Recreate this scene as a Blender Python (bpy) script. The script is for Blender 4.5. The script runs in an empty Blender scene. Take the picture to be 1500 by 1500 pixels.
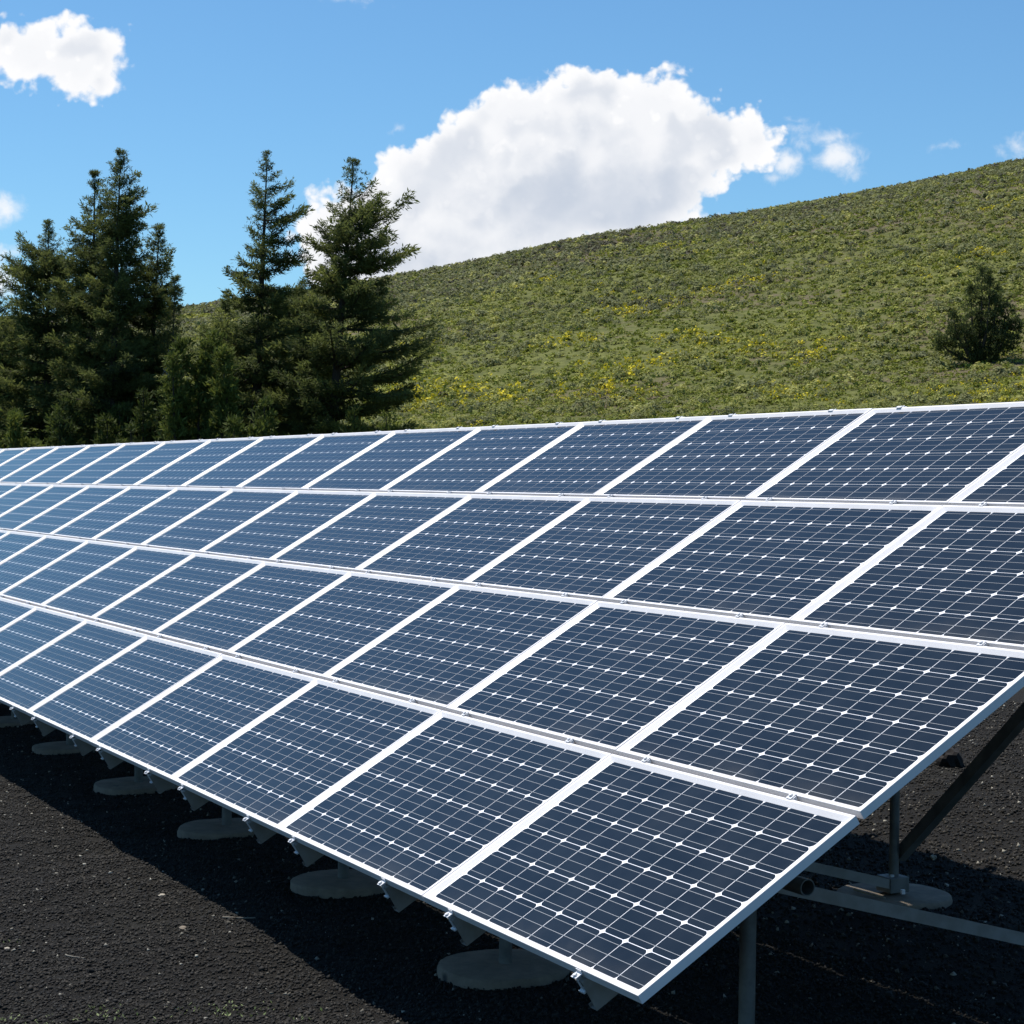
import bpy, bmesh, math, random
import numpy as np
from mathutils import Vector, Matrix

random.seed(7)
RNG = np.random.default_rng(11)
SC = bpy.context.scene
COL = SC.collection
R = math.radians

# ------------------------------------------------------------------ camera
CAM_R = Vector((0.5099676913, 0.8600628101, 0.0149972169))
CAM_D = Vector((0.0180473451, 0.0067330797, -0.9998144623))
CAM_F = Vector((-0.8600042134, 0.5101437330, -0.0120881972))
CAM_P = Vector((5.2531331639, -3.1042890927, 1.6039682303))
FPX = 2811.096                      # focal length in pixels of a 1500 px wide frame
cd = bpy.data.cameras.new('camera')
cam = bpy.data.objects.new('camera', cd)
COL.objects.link(cam)
m = Matrix.Identity(4)
for i in range(3):
    m[i][0], m[i][1], m[i][2], m[i][3] = CAM_R[i], -CAM_D[i], -CAM_F[i], CAM_P[i]
cam.matrix_world = m
cd.sensor_width = 36.0
cd.sensor_fit = 'HORIZONTAL'
cd.lens = FPX / 1500 * 36
cd.shift_x = -(950 - 750) / 1500
cd.clip_start = 0.1
cd.clip_end = 6000
SC.camera = cam

# ------------------------------------------------------------------ node helper
class V:
    """a socket with arithmetic, so shading formulas stay readable"""
    def __init__(self, t, s): self.t, self.s = t, s
    def op(self, o, b=None, c=None, clamp=False):
        n = self.t.nodes.new('ShaderNodeMath'); n.operation = o; n.use_clamp = clamp
        for k, x in enumerate((self, b, c)):
            if x is None: continue
            if isinstance(x, V): self.t.links.new(x.s, n.inputs[k])
            else: n.inputs[k].default_value = x
        return V(self.t, n.outputs[0])
    def __add__(self, b): return self.op('ADD', b)
    def __sub__(self, b): return self.op('SUBTRACT', b)
    def __mul__(self, b): return self.op('MULTIPLY', b)
    def __truediv__(self, b): return self.op('DIVIDE', b)
    def max(self, b): return self.op('MAXIMUM', b)
    def smax(self, b, k): return self.op('SMOOTH_MAX', b, k)
    def step(self, a, b, lo=0.0, hi=1.0):
        n = self.t.nodes.new('ShaderNodeMapRange'); n.interpolation_type = 'SMOOTHSTEP'
        self.t.links.new(self.s, n.inputs[0])
        for k, x in zip((1, 2, 3, 4), (a, b, lo, hi)): n.inputs[k].default_value = x
        return V(self.t, n.outputs[0])

def link(t, a, b):
    t.links.new(a.s if isinstance(a, V) else a, b)

def noise(t, vec, scale, detail=4, rough=0.55, dist=0.0, w=None):
    n = t.nodes.new('ShaderNodeTexNoise')
    n.inputs['Scale'].default_value = scale; n.inputs['Detail'].default_value = detail
    n.inputs['Roughness'].default_value = rough; n.inputs['Distortion'].default_value = dist
    if vec is not None: link(t, vec, n.inputs['Vector'])
    return V(t, n.outputs[0])

def mixc(t, f, a, b):
    n = t.nodes.new('ShaderNodeMix'); n.data_type = 'RGBA'
    if isinstance(f, V): t.links.new(f.s, n.inputs[0])
    else: n.inputs[0].default_value = f
    for k, x in ((6, a), (7, b)):
        if isinstance(x, V): t.links.new(x.s, n.inputs[k])
        else: n.inputs[k].default_value = (*x, 1)
    return V(t, n.outputs[2])

# ------------------------------------------------------------------ sun and sky
SUN = Vector((-0.38, -0.15, 1.0)).normalized()
SUN_EL = math.asin(SUN.z)
SUN_ROT = math.atan2(SUN.x, SUN.y)
sd = bpy.data.lights.new('sun', 'SUN')
sd.energy = 4.2
sd.angle = R(0.55)
sd.color = (1.0, 0.955, 0.89)
sun = bpy.data.objects.new('sun', sd)
COL.objects.link(sun)
sun.rotation_euler = SUN.to_track_quat('Z', 'Y').to_euler()
sun.location = (0, 0, 30)

SKY_K = 0.085
w = bpy.data.worlds.new('World')
SC.world = w
w.use_nodes = True
wt = w.node_tree
wt.nodes.clear()
sky = wt.nodes.new('ShaderNodeTexSky')
sky.sky_type = 'NISHITA'
sky.sun_disc = False
sky.sun_elevation = SUN_EL
sky.sun_rotation = SUN_ROT
sky.altitude = 0
sky.air_density = 1.0
sky.dust_density = 0.1
sky.ozone_density = 3.0
bg = wt.nodes.new('ShaderNodeBackground')
bg.inputs['Strength'].default_value = SKY_K
wo = wt.nodes.new('ShaderNodeOutputWorld')

# clouds: fair-weather cumulus in fixed directions of the sky, (centre, radii) on a tangent plane of the sky
BIG = [(880,165,118,68),(985,128,24,32),(765,178,92,60),(686,226,72,66),(960,170,62,62),(1035,212,112,56),(1000,180,70,50),(1098,208,36,42),
       (625,272,78,72),(575,310,70,66),(515,350,84,78),(560,392,100,64),(474,322,24,46),(850,262,210,104),(958,262,92,76),(720,322,160,80),
       (640,384,116,44),(560,384,80,40),(510,392,50,34),(463,345,28,46),(470,392,26,30),(1044,286,14,28)]
SMALL = [(48,76,86,48),(110,88,74,58),(128,58,46,32),(18,66,40,36),(2,20,20,10),(82,34,20,10),(144,118,40,28),(108,124,46,22)]
THIN = [(6,305,36,24),(2,372,28,18),(-4,412,36,30),(1206,206,50,18),(1228,230,42,28),(1152,242,30,26),(1140,264,26,10),
        (1486,216,26,18),(1390,216,24,7),(512,0,34,8),(1168,188,30,9),(580,190,12,12),(780,130,22,14),(1165,178,20,6)]

def field_group(name, blobs, k):
    g = bpy.data.node_groups.new(name, 'ShaderNodeTree')
    g.interface.new_socket('X', in_out='INPUT', socket_type='NodeSocketFloat')
    g.interface.new_socket('Y', in_out='INPUT', socket_type='NodeSocketFloat')
    g.interface.new_socket('F', in_out='OUTPUT', socket_type='NodeSocketFloat')
    gi = g.nodes.new('NodeGroupInput'); go = g.nodes.new('NodeGroupOutput')
    cx_ = g.nodes.new('ShaderNodeCombineXYZ')
    g.links.new(gi.outputs[0], cx_.inputs[0]); g.links.new(gi.outputs[1], cx_.inputs[1])
    acc = None
    for cx, cy, rx, ry in blobs:
        ma = g.nodes.new('ShaderNodeVectorMath'); ma.operation = 'MULTIPLY_ADD'
        g.links.new(cx_.outputs[0], ma.inputs[0])
        ma.inputs[1].default_value = (100 / rx, 100 / ry, 0); ma.inputs[2].default_value = (-cx / rx, -cy / ry, 0)
        ln_ = g.nodes.new('ShaderNodeVectorMath'); ln_.operation = 'LENGTH'
        g.links.new(ma.outputs[0], ln_.inputs[0])
        q = min(rx, ry) / 100
        sgn = V(g, ln_.outputs['Value']).op('MULTIPLY_ADD', -q, q)
        acc = sgn if acc is None else acc.smax(sgn, k)
    g.links.new(acc.s, go.inputs[0])
    return g

def use_field(g, x, y):
    n = wt.nodes.new('ShaderNodeGroup'); n.node_tree = g
    link(wt, x, n.inputs[0]); link(wt, y, n.inputs[1])
    return V(wt, n.outputs[0])

tc = wt.nodes.new('ShaderNodeTexCoord')
def dotv(a):
    n = wt.nodes.new('ShaderNodeVectorMath'); n.operation = 'DOT_PRODUCT'
    wt.links.new(tc.outputs['Generated'], n.inputs[0]); n.inputs[1].default_value = a
    return V(wt, n.outputs['Value'])
fw = dotv(CAM_F)
fws = fw.max(0.05)
gx = dotv(CAM_R) / fws * (FPX / 100) + 9.5
gy = dotv(CAM_D) / fws * (FPX / 100) + 7.5
cv_ = wt.nodes.new('ShaderNodeCombineXYZ')
link(wt, gx, cv_.inputs[0]); link(wt, gy, cv_.inputs[1])
P2 = cv_.outputs[0]
front = fw.step(0.911, 0.914)
n_lo = noise(wt, P2, 1.1, 3, 0.5) - 0.5
n_hi = noise(wt, P2, 3.2, 7, 0.6, 0.25) - 0.5
n_y = noise(wt, P2, 1.7, 4, 0.55) - 0.5
vor = wt.nodes.new('ShaderNodeTexVoronoi'); vor.feature = 'SMOOTH_F1'
vor.inputs['Scale'].default_value = 3.0; vor.inputs['Detail'].default_value = 2
vor.inputs['Roughness'].default_value = 0.55; vor.inputs['Smoothness'].default_value = 0.45
wt.links.new(P2, vor.inputs['Vector'])
bil = V(wt, vor.outputs['Distance']).op('MULTIPLY_ADD', -1.0, 0.45)
wx = gx + n_lo * 0.5
wy = gy + n_y * 0.5
G_BIG = field_group('big_cloud_field', BIG, 0.22)
G_SMALL = field_group('small_cloud_field', SMALL, 0.12)
G_THIN = field_group('thin_cloud_field', THIN, 0.05)
rough = bil * 0.30 + n_hi * 0.42
fb = use_field(G_BIG, wx, wy)
fs = use_field(G_SMALL, wx, wy)
ft = use_field(G_THIN, wx, wy)
a_big = (fb + rough * 0.95 + 0.16).step(0.0, 0.17)
a_small = (fs + rough * 0.75 + 0.15).step(0.0, 0.17)
a_thin = (ft + n_hi * 0.42 + n_lo * 0.1 + 0.01).step(-0.02, 0.28) * 0.85
alpha = a_big.max(a_small).max(a_thin) * front
# the sun stands up and to the left: each billow is lit on that side, the body greys towards its lower right
def lobes(scale, seed, off):
    mv = wt.nodes.new('ShaderNodeVectorMath'); mv.operation = 'ADD'
    dst = wt.nodes.new('ShaderNodeCombineXYZ')
    link(wt, n_lo * 0.5 + n_hi * 0.18 + off[0] + seed, dst.inputs[0]); link(wt, n_y * 0.5 + n_hi * 0.12 + off[1] + seed, dst.inputs[1])
    wt.links.new(P2, mv.inputs[0]); wt.links.new(dst.outputs[0], mv.inputs[1])
    vv = wt.nodes.new('ShaderNodeTexVoronoi'); vv.feature = 'SMOOTH_F1'
    vv.inputs['Scale'].default_value = scale; vv.inputs['Smoothness'].default_value = 0.35
    vv.inputs['Detail'].default_value = 1; vv.inputs['Roughness'].default_value = 0.5
    wt.links.new(mv.outputs[0], vv.inputs['Vector'])
    return V(wt, vv.outputs['Distance'])
em = (lobes(1.15, 3.0, (0, 0)) - lobes(1.15, 3.0, (-0.17, -0.24)))       # > 0: turned away from the sun
allf = fb.max(fs)
core = (gx - 8.85) / 2.7
cyy = (gy + n_lo * 0.7 - 3.1) / 1.05
core = (core * core + cyy * cyy).op('SQRT').op('MULTIPLY_ADD', -1.0, 1.0)
core2 = (gx - 6.1) / 1.9
cyz = (gy + n_lo * 0.7 - 3.75) / 0.7
core2 = (core2 * core2 + cyz * cyz).op('SQRT').op('MULTIPLY_ADD', -1.0, 1.0)
inside = fb.step(0.0, 0.45)
nn = n_y * 0.9 + n_hi * 0.35 + bil * 0.25
shade = ((core + nn).step(-0.45, 1.05) * 0.80).smax((core2 + nn).step(-0.3, 1.1) * 0.62, 0.15) * inside
shade = shade + em.step(-0.10, 0.42) * allf.step(0.0, 0.4) * 0.42
shade = shade + (n_hi * 1.0).step(0.0, 0.5) * 0.12 + (bil * -1.0).step(0.0, 0.30) * allf.step(0.05, 0.4) * 0.15
shade = (shade * 1.05).op('TANH')
cl = mixc(wt, shade, (8.4, 8.4, 8.5), (4.3, 4.9, 5.9))
skm = wt.nodes.new('ShaderNodeVectorMath'); skm.operation = 'MULTIPLY'      # deep mountain blue
skm.inputs[1].default_value = (0.64, 0.93, 1.07)
wt.links.new(sky.outputs[0], skm.inputs[0])
wt.links.new(skm.outputs[0], bg.inputs['Color'])
bgc = wt.nodes.new('ShaderNodeBackground'); bgc.inputs['Strength'].default_value = SKY_K
wt.links.new(mixc(wt, alpha, V(wt, skm.outputs[0]), cl).s, bgc.inputs['Color'])
mxw = wt.nodes.new('ShaderNodeMixShader')          # the part of the sky that holds the clouds
link(wt, fw.op('GREATER_THAN', 0.91), mxw.inputs[0])
wt.links.new(bg.outputs[0], mxw.inputs[1]); wt.links.new(bgc.outputs[0], mxw.inputs[2])
wt.links.new(mxw.outputs[0], wo.inputs[0])

SC.view_settings.view_transform = 'Standard'
SC.view_settings.look = 'None'
SC.view_settings.exposure = 0.5
SC.view_settings.gamma = 1.0
SC.cycles.max_bounces = 6
SC.cycles.transparent_max_bounces = 4
SC.cycles.caustics_reflective = False
SC.cycles.caustics_refractive = False

# ------------------------------------------------------------------ mesh helpers
def tag(o, label=None, cat=None, group=None, kind=None):
    if label: o['label'] = label
    if cat: o['category'] = cat
    if group: o['group'] = group
    if kind: o['kind'] = kind
    return o

def empty(name, loc, rot=(0, 0, 0)):
    o = bpy.data.objects.new(name, None)
    COL.objects.link(o); o.location = loc; o.rotation_euler = rot
    o.empty_display_size = 0.2
    return o

class MB:
    """collects polygons for one mesh object"""
    def __init__(self): self.v, self.f, self.mi = [], [], []
    def poly(self, pts, mi=0):
        n = len(self.v); self.v += [tuple(p) for p in pts]
        self.f.append(list(range(n, n + len(pts)))); self.mi.append(mi)
    def faces(self, pts, faces, mi=0):
        n = len(self.v); self.v += [tuple(p) for p in pts]
        for f in faces: self.f.append([n + i for i in f]); self.mi.append(mi)
    def box(self, a, b, mi=0):
        x0, y0, z0 = a; x1, y1, z1 = b
        p = [(x0,y0,z0),(x1,y0,z0),(x1,y1,z0),(x0,y1,z0),(x0,y0,z1),(x1,y0,z1),(x1,y1,z1),(x0,y1,z1)]
        self.faces(p, [(0,3,2,1),(4,5,6,7),(0,1,5,4),(1,2,6,5),(2,3,7,6),(3,0,4,7)], mi)
    def extrude(self, prof, p0, p1, ax, ay, mi=0, caps=True):
        """profile points (a,b) in the frame (ax, ay), swept from p0 to p1"""
        p0, p1, ax, ay = Vector(p0), Vector(p1), Vector(ax), Vector(ay)
        n = len(prof)
        pts = [p0 + ax * a + ay * b for a, b in prof] + [p1 + ax * a + ay * b for a, b in prof]
        fs = [(i, (i + 1) % n, n + (i + 1) % n, n + i) for i in range(n)]
        if caps: fs += [tuple(range(n - 1, -1, -1)), tuple(range(n, 2 * n))]
        self.faces(pts, fs, mi)
    def tube(self, pts, rads, sides=12, cap=True, hollow=0.0):
        pts = [Vector(p) for p in pts]
        rings = []
        prev = None
        for i, p in enumerate(pts):
            d = (pts[min(i + 1, len(pts) - 1)] - pts[max(i - 1, 0)]).normalized()
            if prev is None:
                a = d.cross(Vector((0, 0, 1)))
                if a.length < 1e-3: a = d.cross(Vector((0, 1, 0)))
            else:
                a = prev - d * prev.dot(d)
            a.normalize(); prev = a
            b = d.cross(a)
            rings.append([p + (a * math.cos(2*math.pi*k/sides) + b * math.sin(2*math.pi*k/sides)) * rads[i] for k in range(sides)])
        n0 = len(self.v)
        for r in rings: self.v += [tuple(q) for q in r]
        for i in range(len(rings) - 1):
            for k in range(sides):
                k2 = (k + 1) % sides
                self.f.append([n0+i*sides+k, n0+i*sides+k2, n0+(i+1)*sides+k2, n0+(i+1)*sides+k]); self.mi.append(0)
        if cap:
            self.f.append([n0 + k for k in range(sides - 1, -1, -1)]); self.mi.append(0)
            n1 = n0 + (len(rings) - 1) * sides
            self.f.append([n1 + k for k in range(sides)]); self.mi.append(0)
    def build(self, name, mats, parent=None, smooth=None, bevel=0.0):
        me = bpy.data.meshes.new(name)
        me.from_pydata(self.v, [], self.f)
        mats = mats if isinstance(mats, (list, tuple)) else [mats]
        for mm in mats: me.materials.append(mm)
        me.polygons.foreach_set('material_index', self.mi)
        bm = bmesh.new(); bm.from_mesh(me)
        bmesh.ops.recalc_face_normals(bm, faces=bm.faces)
        bm.to_mesh(me); bm.free()
        if smooth:
            me.polygons.foreach_set('use_smooth', [True] * len(me.polygons))
            me.set_sharp_from_angle(angle=smooth)
        o = bpy.data.objects.new(name, me)
        COL.objects.link(o)
        if parent is not None: o.parent = parent
        if bevel:
            md = o.modifiers.new('edge', 'BEVEL'); md.width = bevel; md.segments = 2; md.limit_method = 'ANGLE'
        return o

def np_mesh(name, verts, faces, mat, parent=None, tint=None, smooth=False):
    """verts (N,3), faces (M,k) arrays, tint one value per face"""
    me = bpy.data.meshes.new(name)
    nf, k = faces.shape
    me.vertices.add(len(verts)); me.vertices.foreach_set('co', np.ascontiguousarray(verts, np.float32).ravel())
    me.loops.add(nf * k); me.loops.foreach_set('vertex_index', np.ascontiguousarray(faces, np.int32).ravel())
    me.polygons.add(nf); me.polygons.foreach_set('loop_start', np.arange(0, nf * k, k, dtype=np.int32))
    if smooth: me.polygons.foreach_set('use_smooth', np.ones(nf, bool))
    if tint is not None:
        at = me.attributes.new('tint', 'FLOAT', 'FACE'); at.data.foreach_set('value', np.ascontiguousarray(tint, np.float32))
    me.update(calc_edges=True)
    me.materials.append(mat)
    o = bpy.data.objects.new(name, me); COL.objects.link(o)
    if parent is not None: o.parent = parent
    return o

def vnoise(x, y, seed=0):
    """smooth value noise on numpy arrays, -1..1"""
    xi, yi = np.floor(x).astype(np.int64), np.floor(y).astype(np.int64)
    fx, fy = x - xi, y - yi
    fx, fy = fx*fx*(3-2*fx), fy*fy*(3-2*fy)
    def h(a, b):
        n = (a * 374761393 + b * 668265263 + seed * 1274126177) & 0xffffffff
        n = ((n ^ (n >> 13)) * 1274126177) & 0xffffffff
        return ((n ^ (n >> 16)) & 0xffff) / 32767.5 - 1
    return (h(xi,yi)*(1-fx)+h(xi+1,yi)*fx)*(1-fy)+(h(xi,yi+1)*(1-fx)+h(xi+1,yi+1)*fx)*fy

# ------------------------------------------------------------------ materials
def mat(name):
    mm = bpy.data.materials.new(name); mm.use_nodes = True
    t = mm.node_tree
    return mm, t, t.nodes['Principled BSDF']

def geo_pos(t):
    return t.nodes.new('ShaderNodeNewGeometry').outputs['Position']

def obj_pos(t):
    return t.nodes.new('ShaderNodeTexCoord').outputs['Object']

def bump(t, b, height, strength, dist):
    n = t.nodes.new('ShaderNodeBump'); n.inputs['Strength'].default_value = strength
    n.inputs['Distance'].default_value = dist
    link(t, height, n.inputs['Height']); t.links.new(n.outputs[0], b.inputs['Normal'])

def metal(name, c0, c1, metallic, rough, scale=9):
    mm, t, b = mat(name)
    n = noise(t, obj_pos(t), scale, 5, 0.6)
    link(t, mixc(t, n.step(0.3, 0.7), c0, c1), b.inputs['Base Color'])
    b.inputs['Metallic'].default_value = metallic
    link(t, n.step(0.25, 0.75, rough - 0.08, rough + 0.1), b.inputs['Roughness'])
    return mm

M_ALU = metal('anodised_aluminium', (0.75, 0.722, 0.712), (0.805, 0.775, 0.765), 0.0, 0.4, 4)
M_GALV = metal('galvanised_steel', (0.20, 0.185, 0.165), (0.26, 0.245, 0.225), 0.2, 0.5, 14)
M_PIPE = metal('weathered_pipe', (0.09, 0.095, 0.09), (0.17, 0.17, 0.16), 0.25, 0.55, 10)
M_CLIP = metal('bright_zinc', (0.62, 0.62, 0.63), (0.74, 0.74, 0.75), 0.1, 0.35, 30)

def coat(b, w=0.85):
    b.inputs['Coat Weight'].default_value = w
    b.inputs['Coat Roughness'].default_value = 0.06
    b.inputs['Specular IOR Level'].default_value = 0.0
    b.inputs['Coat IOR'].default_value = 1.42

M_BACK, t, b = mat('white_backsheet')
b.inputs['Base Color'].default_value = (0.86, 0.86, 0.88, 1); b.inputs['Roughness'].default_value = 0.5; coat(b)
M_CELL, t, b = mat('silicon_cell')
oi = t.nodes.new('ShaderNodeObjectInfo')
op_ = obj_pos(t)
off_ = t.nodes.new('ShaderNodeVectorMath'); off_.operation = 'ADD'
t.links.new(op_, off_.inputs[0])
link(t, V(t, oi.outputs['Random']) * 40.0, off_.inputs[1])
n1 = noise(t, off_.outputs[0], 6.5, 2, 0.5)
n2 = noise(t, off_.outputs[0], 2.2, 5, 0.65)
cellc = mixc(t, n1.step(0.3, 0.7), (0.0085, 0.0108, 0.0140), (0.0135, 0.0163, 0.0200))
cellc = mixc(t, V(t, oi.outputs['Random']) * 0.6, cellc, (0.014, 0.0165, 0.020))
sy_ = t.nodes.new('ShaderNodeSeparateXYZ'); t.links.new(op_, sy_.inputs[0])
dust = V(t, sy_.outputs[1]).step(0.02, 0.16, 0.30, 0.0) * n2.step(0.35, 0.7) + n2.step(0.52, 0.75) * 0.07      # grime settled along the lower edge
link(t, mixc(t, dust, cellc, (0.085, 0.078, 0.066)), b.inputs['Base Color'])
b.inputs['Roughness'].default_value = 0.35; coat(b)
M_BUS, t, b = mat('tinned_ribbon')
b.inputs['Base Color'].default_value = (0.36, 0.37, 0.38, 1); b.inputs['Metallic'].default_value = 0.0
b.inputs['Roughness'].default_value = 0.4; coat(b)

M_CONC, t, b = mat('cast_concrete')
p = geo_pos(t)
n1, n2 = noise(t, p, 9, 6, 0.65), noise(t, p, 60, 3, 0.6)
c = mixc(t, n1.step(0.3, 0.7), (0.155, 0.125, 0.092), (0.225, 0.185, 0.14))
c = mixc(t, noise(t, p, 4.0, 3, 0.5).step(0.66, 0.72), c, (0.03, 0.03, 0.03))
link(t, c, b.inputs['Base Color']); b.inputs['Roughness'].default_value = 0.9
bump(t, b, n1 * 0.6 + n2 * 0.4, 0.7, 0.012)

M_GROUND, t, b = mat('cinder_and_meadow')
p = geo_pos(t)
sx = t.nodes.new('ShaderNodeSeparateXYZ'); t.links.new(p, sx.inputs[0])
n_f = noise(t, p, 75, 6, 0.8); n_m = noise(t, p, 9, 5, 0.6); n_l = noise(t, p, 0.9, 3, 0.5)
cin = mixc(t, n_f.step(0.35, 0.7), (0.0015, 0.0013, 0.001), (0.024, 0.0196, 0.0137))
cin = mixc(t, (n_m * 0.6 + n_l * 0.4).step(0.5, 0.66), cin, (0.020, 0.018, 0.013))
n_s = noise(t, p, 160, 2, 0.5)
cin = mixc(t, n_s.step(0.70, 0.76), cin, (0.10, 0.095, 0.08))
g1, g2 = noise(t, p, 0.05, 4, 0.6), noise(t, p, 1.3, 5, 0.65)
mead = mixc(t, g2.step(0.36, 0.64), (0.076, 0.084, 0.019), (0.130, 0.138, 0.032))
mead = mixc(t, (g1 + (g2 - 0.5) * 0.5 + V(t, sx.outputs[2]).step(14.0, 30.0, -0.02, 0.14)).step(0.53, 0.66), mead, (0.115, 0.092, 0.052))
msk = (V(t, sx.outputs[1]) + n_l * 3.0).step(11.0, 15.0)
link(t, mixc(t, msk, cin, mead), b.inputs['Base Color'])
b.inputs['Roughness'].default_value = 0.95; b.inputs['Specular IOR Level'].default_value = 0.25
bump(t, b, (n_f * 0.5 + n_m * 0.5 + n_s * 0.15) + g2 * msk * 4.0, 0.9, 0.04)

def tinted(name, stops, rough=0.8, spec=0.3, transl=0.0):
    mm, t, b = mat(name)
    at = t.nodes.new('ShaderNodeAttribute'); at.attribute_name = 'tint'
    rp = t.nodes.new('ShaderNodeValToRGB')
    el = rp.color_ramp.elements
    while len(el) < len(stops): el.new(0.5)
    for e, (pos, c) in zip(el, stops): e.position = pos; e.color = (*c, 1)
    t.links.new(at.outputs['Fac'], rp.inputs[0])
    t.links.new(rp.outputs[0], b.inputs['Base Color'])
    b.inputs['Roughness'].default_value = rough; b.inputs['Specular IOR Level'].default_value = spec
    if transl:
        tr = t.nodes.new('ShaderNodeBsdfTranslucent'); t.links.new(rp.outputs[0], tr.inputs[0])
        mx = t.nodes.new('ShaderNodeMixShader'); mx.inputs[0].default_value = transl
        t.links.new(b.outputs[0], mx.inputs[1]); t.links.new(tr.outputs[0], mx.inputs[2])
        t.links.new(mx.outputs[0], t.nodes['Material Output'].inputs[0])
    return mm

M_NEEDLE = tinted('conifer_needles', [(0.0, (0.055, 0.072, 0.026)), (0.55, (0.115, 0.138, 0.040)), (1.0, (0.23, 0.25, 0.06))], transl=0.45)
M_JUNIPER = tinted('juniper_sprays', [(0.0, (0.050, 0.070, 0.018)), (0.6, (0.115, 0.145, 0.028)), (1.0, (0.22, 0.24, 0.045))], transl=0.35)
M_BARK = tinted('bark', [(0.0, (0.055, 0.045, 0.036)), (1.0, (0.10, 0.085, 0.07))], rough=0.95)
M_DEAD = tinted('dead_wood', [(0.0, (0.17, 0.155, 0.135)), (1.0, (0.28, 0.26, 0.235))], rough=0.9)
M_SAGE = tinted('sagebrush_leaves', [(0.0, (0.115, 0.102, 0.068)), (0.22, (0.145, 0.156, 0.070)), (0.5, (0.215, 0.222, 0.092)), (0.8, (0.275, 0.29, 0.070)), (1.0, (0.42, 0.40, 0.12))], transl=0.32)
M_GRASS = tinted('meadow_grass', [(0.0, (0.125, 0.148, 0.022)), (0.6, (0.25, 0.272, 0.040)), (1.0, (0.39, 0.37, 0.080))], transl=0.25)
M_FLOWER = tinted('yellow_flowers', [(0.0, (0.40, 0.36, 0.03)), (1.0, (0.74, 0.60, 0.02))], transl=0.2)
M_CINDER = tinted('cinder_stones', [(0.0, (0.002, 0.0018, 0.0014)), (0.8, (0.0225, 0.0182, 0.0124)), (0.93, (0.036, 0.030, 0.022)), (0.97, (0.13, 0.12, 0.095)), (1.0, (0.36, 0.34, 0.28))], rough=0.85, spec=0.4)
M_WEED = tinted('weed_leaves', [(0.0, (0.07, 0.11, 0.03)), (1.0, (0.26, 0.30, 0.14))], transl=0.2)
M_STRAW = tinted('dry_straw', [(0.0, (0.26, 0.23, 0.18)), (1.0, (0.38, 0.34, 0.27))])
M_LUMP = tinted('dark_lump', [(0.0, (0.012, 0.011, 0.011)), (1.0, (0.03, 0.026, 0.024))], rough=0.95)

# ------------------------------------------------------------------ terrain
AZ = np.array([-180, -120, -60, -25, 0, 8, 13, 17.59, 23.29, 25.49, 28.52, 31.56, 32.58, 35.61, 38.61, 41.57, 55, 75, 110, 150, 180.])
EL = np.array([1.0, 0.8, 1.0, 2.2, 3.5, 4.0, 4.55, 5.05, 6.10, 6.60, 7.37, 7.87, 8.02, 8.63, 9.14, 9.63, 10.8, 10.0, 6.0, 2.0, 1.0])
R1, RC = 50.0, 265.0
_t = np.linspace(0.02, 1.3, 400)
def prof(t):
    t = np.clip(t, 0, 1.35)
    s = 0.5 * t * t * (3 - 2 * t) + 0.5 * np.sin(np.clip(t, 0, 1.35) * np.pi / 2) * (0.35 + 0.65 * np.clip(t * 2.2, 0, 1))
    return s
def crest_scale(el):
    r = R1 + _t * (RC - R1)
    # highest elevation angle along the profile has to be el
    z = prof(_t)
    base = -0.3 - CAM_P.z
    k = (np.tan(np.radians(el))[:, None] * r[None] - base) / z[None]
    return k.min(axis=1)
_azf = np.linspace(-180, 180, 721)
_kf = crest_scale(np.interp(_azf, AZ, EL))
_ker = np.hanning(9); _ker /= _ker.sum()
_kf = np.convolve(np.pad(_kf, 4, mode='edge'), _ker, 'valid')

def ground_z(x, y, detail=True):
    x, y = np.asarray(x, float), np.asarray(y, float)
    dx, dy = x - CAM_P.x, y - CAM_P.y
    r = np.hypot(dx, dy); az = np.degrees(np.arctan2(dy, -dx))
    z = -0.57 + 0.045 * (np.clip(y, -4, 6) - 0.767)
    t = (r - R1) / (RC - R1)
    z = z + np.interp(az, _azf, _kf) * prof(t)
    z = z + np.clip(t * 4, 0, 1) * (0.5 * vnoise(x / 24, y / 24, 3) + 0.25 * vnoise(x / 9, y / 9, 4))
    if detail:
        near = np.clip((40 - r) / 25, 0, 1)
        z = z + near * (0.022 * vnoise(x / 0.9, y / 0.9, 5) + 0.012 * vnoise(x / 0.31, y / 0.31, 6) + 0.006 * vnoise(x / 0.11, y / 0.11, 7))
    return z
def gz(x, y): return float(ground_z(np.array([x]), np.array([y]))[0])

az_dense = np.arange(4.0, 50.0, 0.14)
az_all = np.concatenate([np.arange(-180, -40, 4.0), np.arange(-40, 4.0, 0.7), az_dense, np.arange(50.0, 80, 0.7), np.arange(80, 180, 4.0)])
rs = np.concatenate([[0.4, 1.0, 1.6], 2.2 * 1.0105 ** np.arange(0, 500), [440, 480, 560, 700, 950, 1400, 2200]])
A_, R_ = np.meshgrid(np.radians(az_all), rs)
X_, Y_ = CAM_P.x - R_ * np.cos(A_), CAM_P.y + R_ * np.sin(A_)
Z_ = ground_z(X_, Y_)
nr, na = A_.shape
idx = np.arange(nr * na).reshape(nr, na)
nxt = np.roll(idx, -1, axis=1)
fq = np.stack([idx[:-1], nxt[:-1], nxt[1:], idx[1:]], -1).reshape(-1, 4)
centre = nr * na
gv = np.concatenate([np.stack([X_, Y_, Z_], -1).reshape(-1, 3), [[CAM_P.x, CAM_P.y, gz(CAM_P.x, CAM_P.y)]]])
fc = np.stack([idx[0], nxt[0], np.full(na, centre), np.full(na, centre)], -1)
ground = np_mesh('ground', gv, fq[:, ::-1], M_GROUND, smooth=True)
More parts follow.
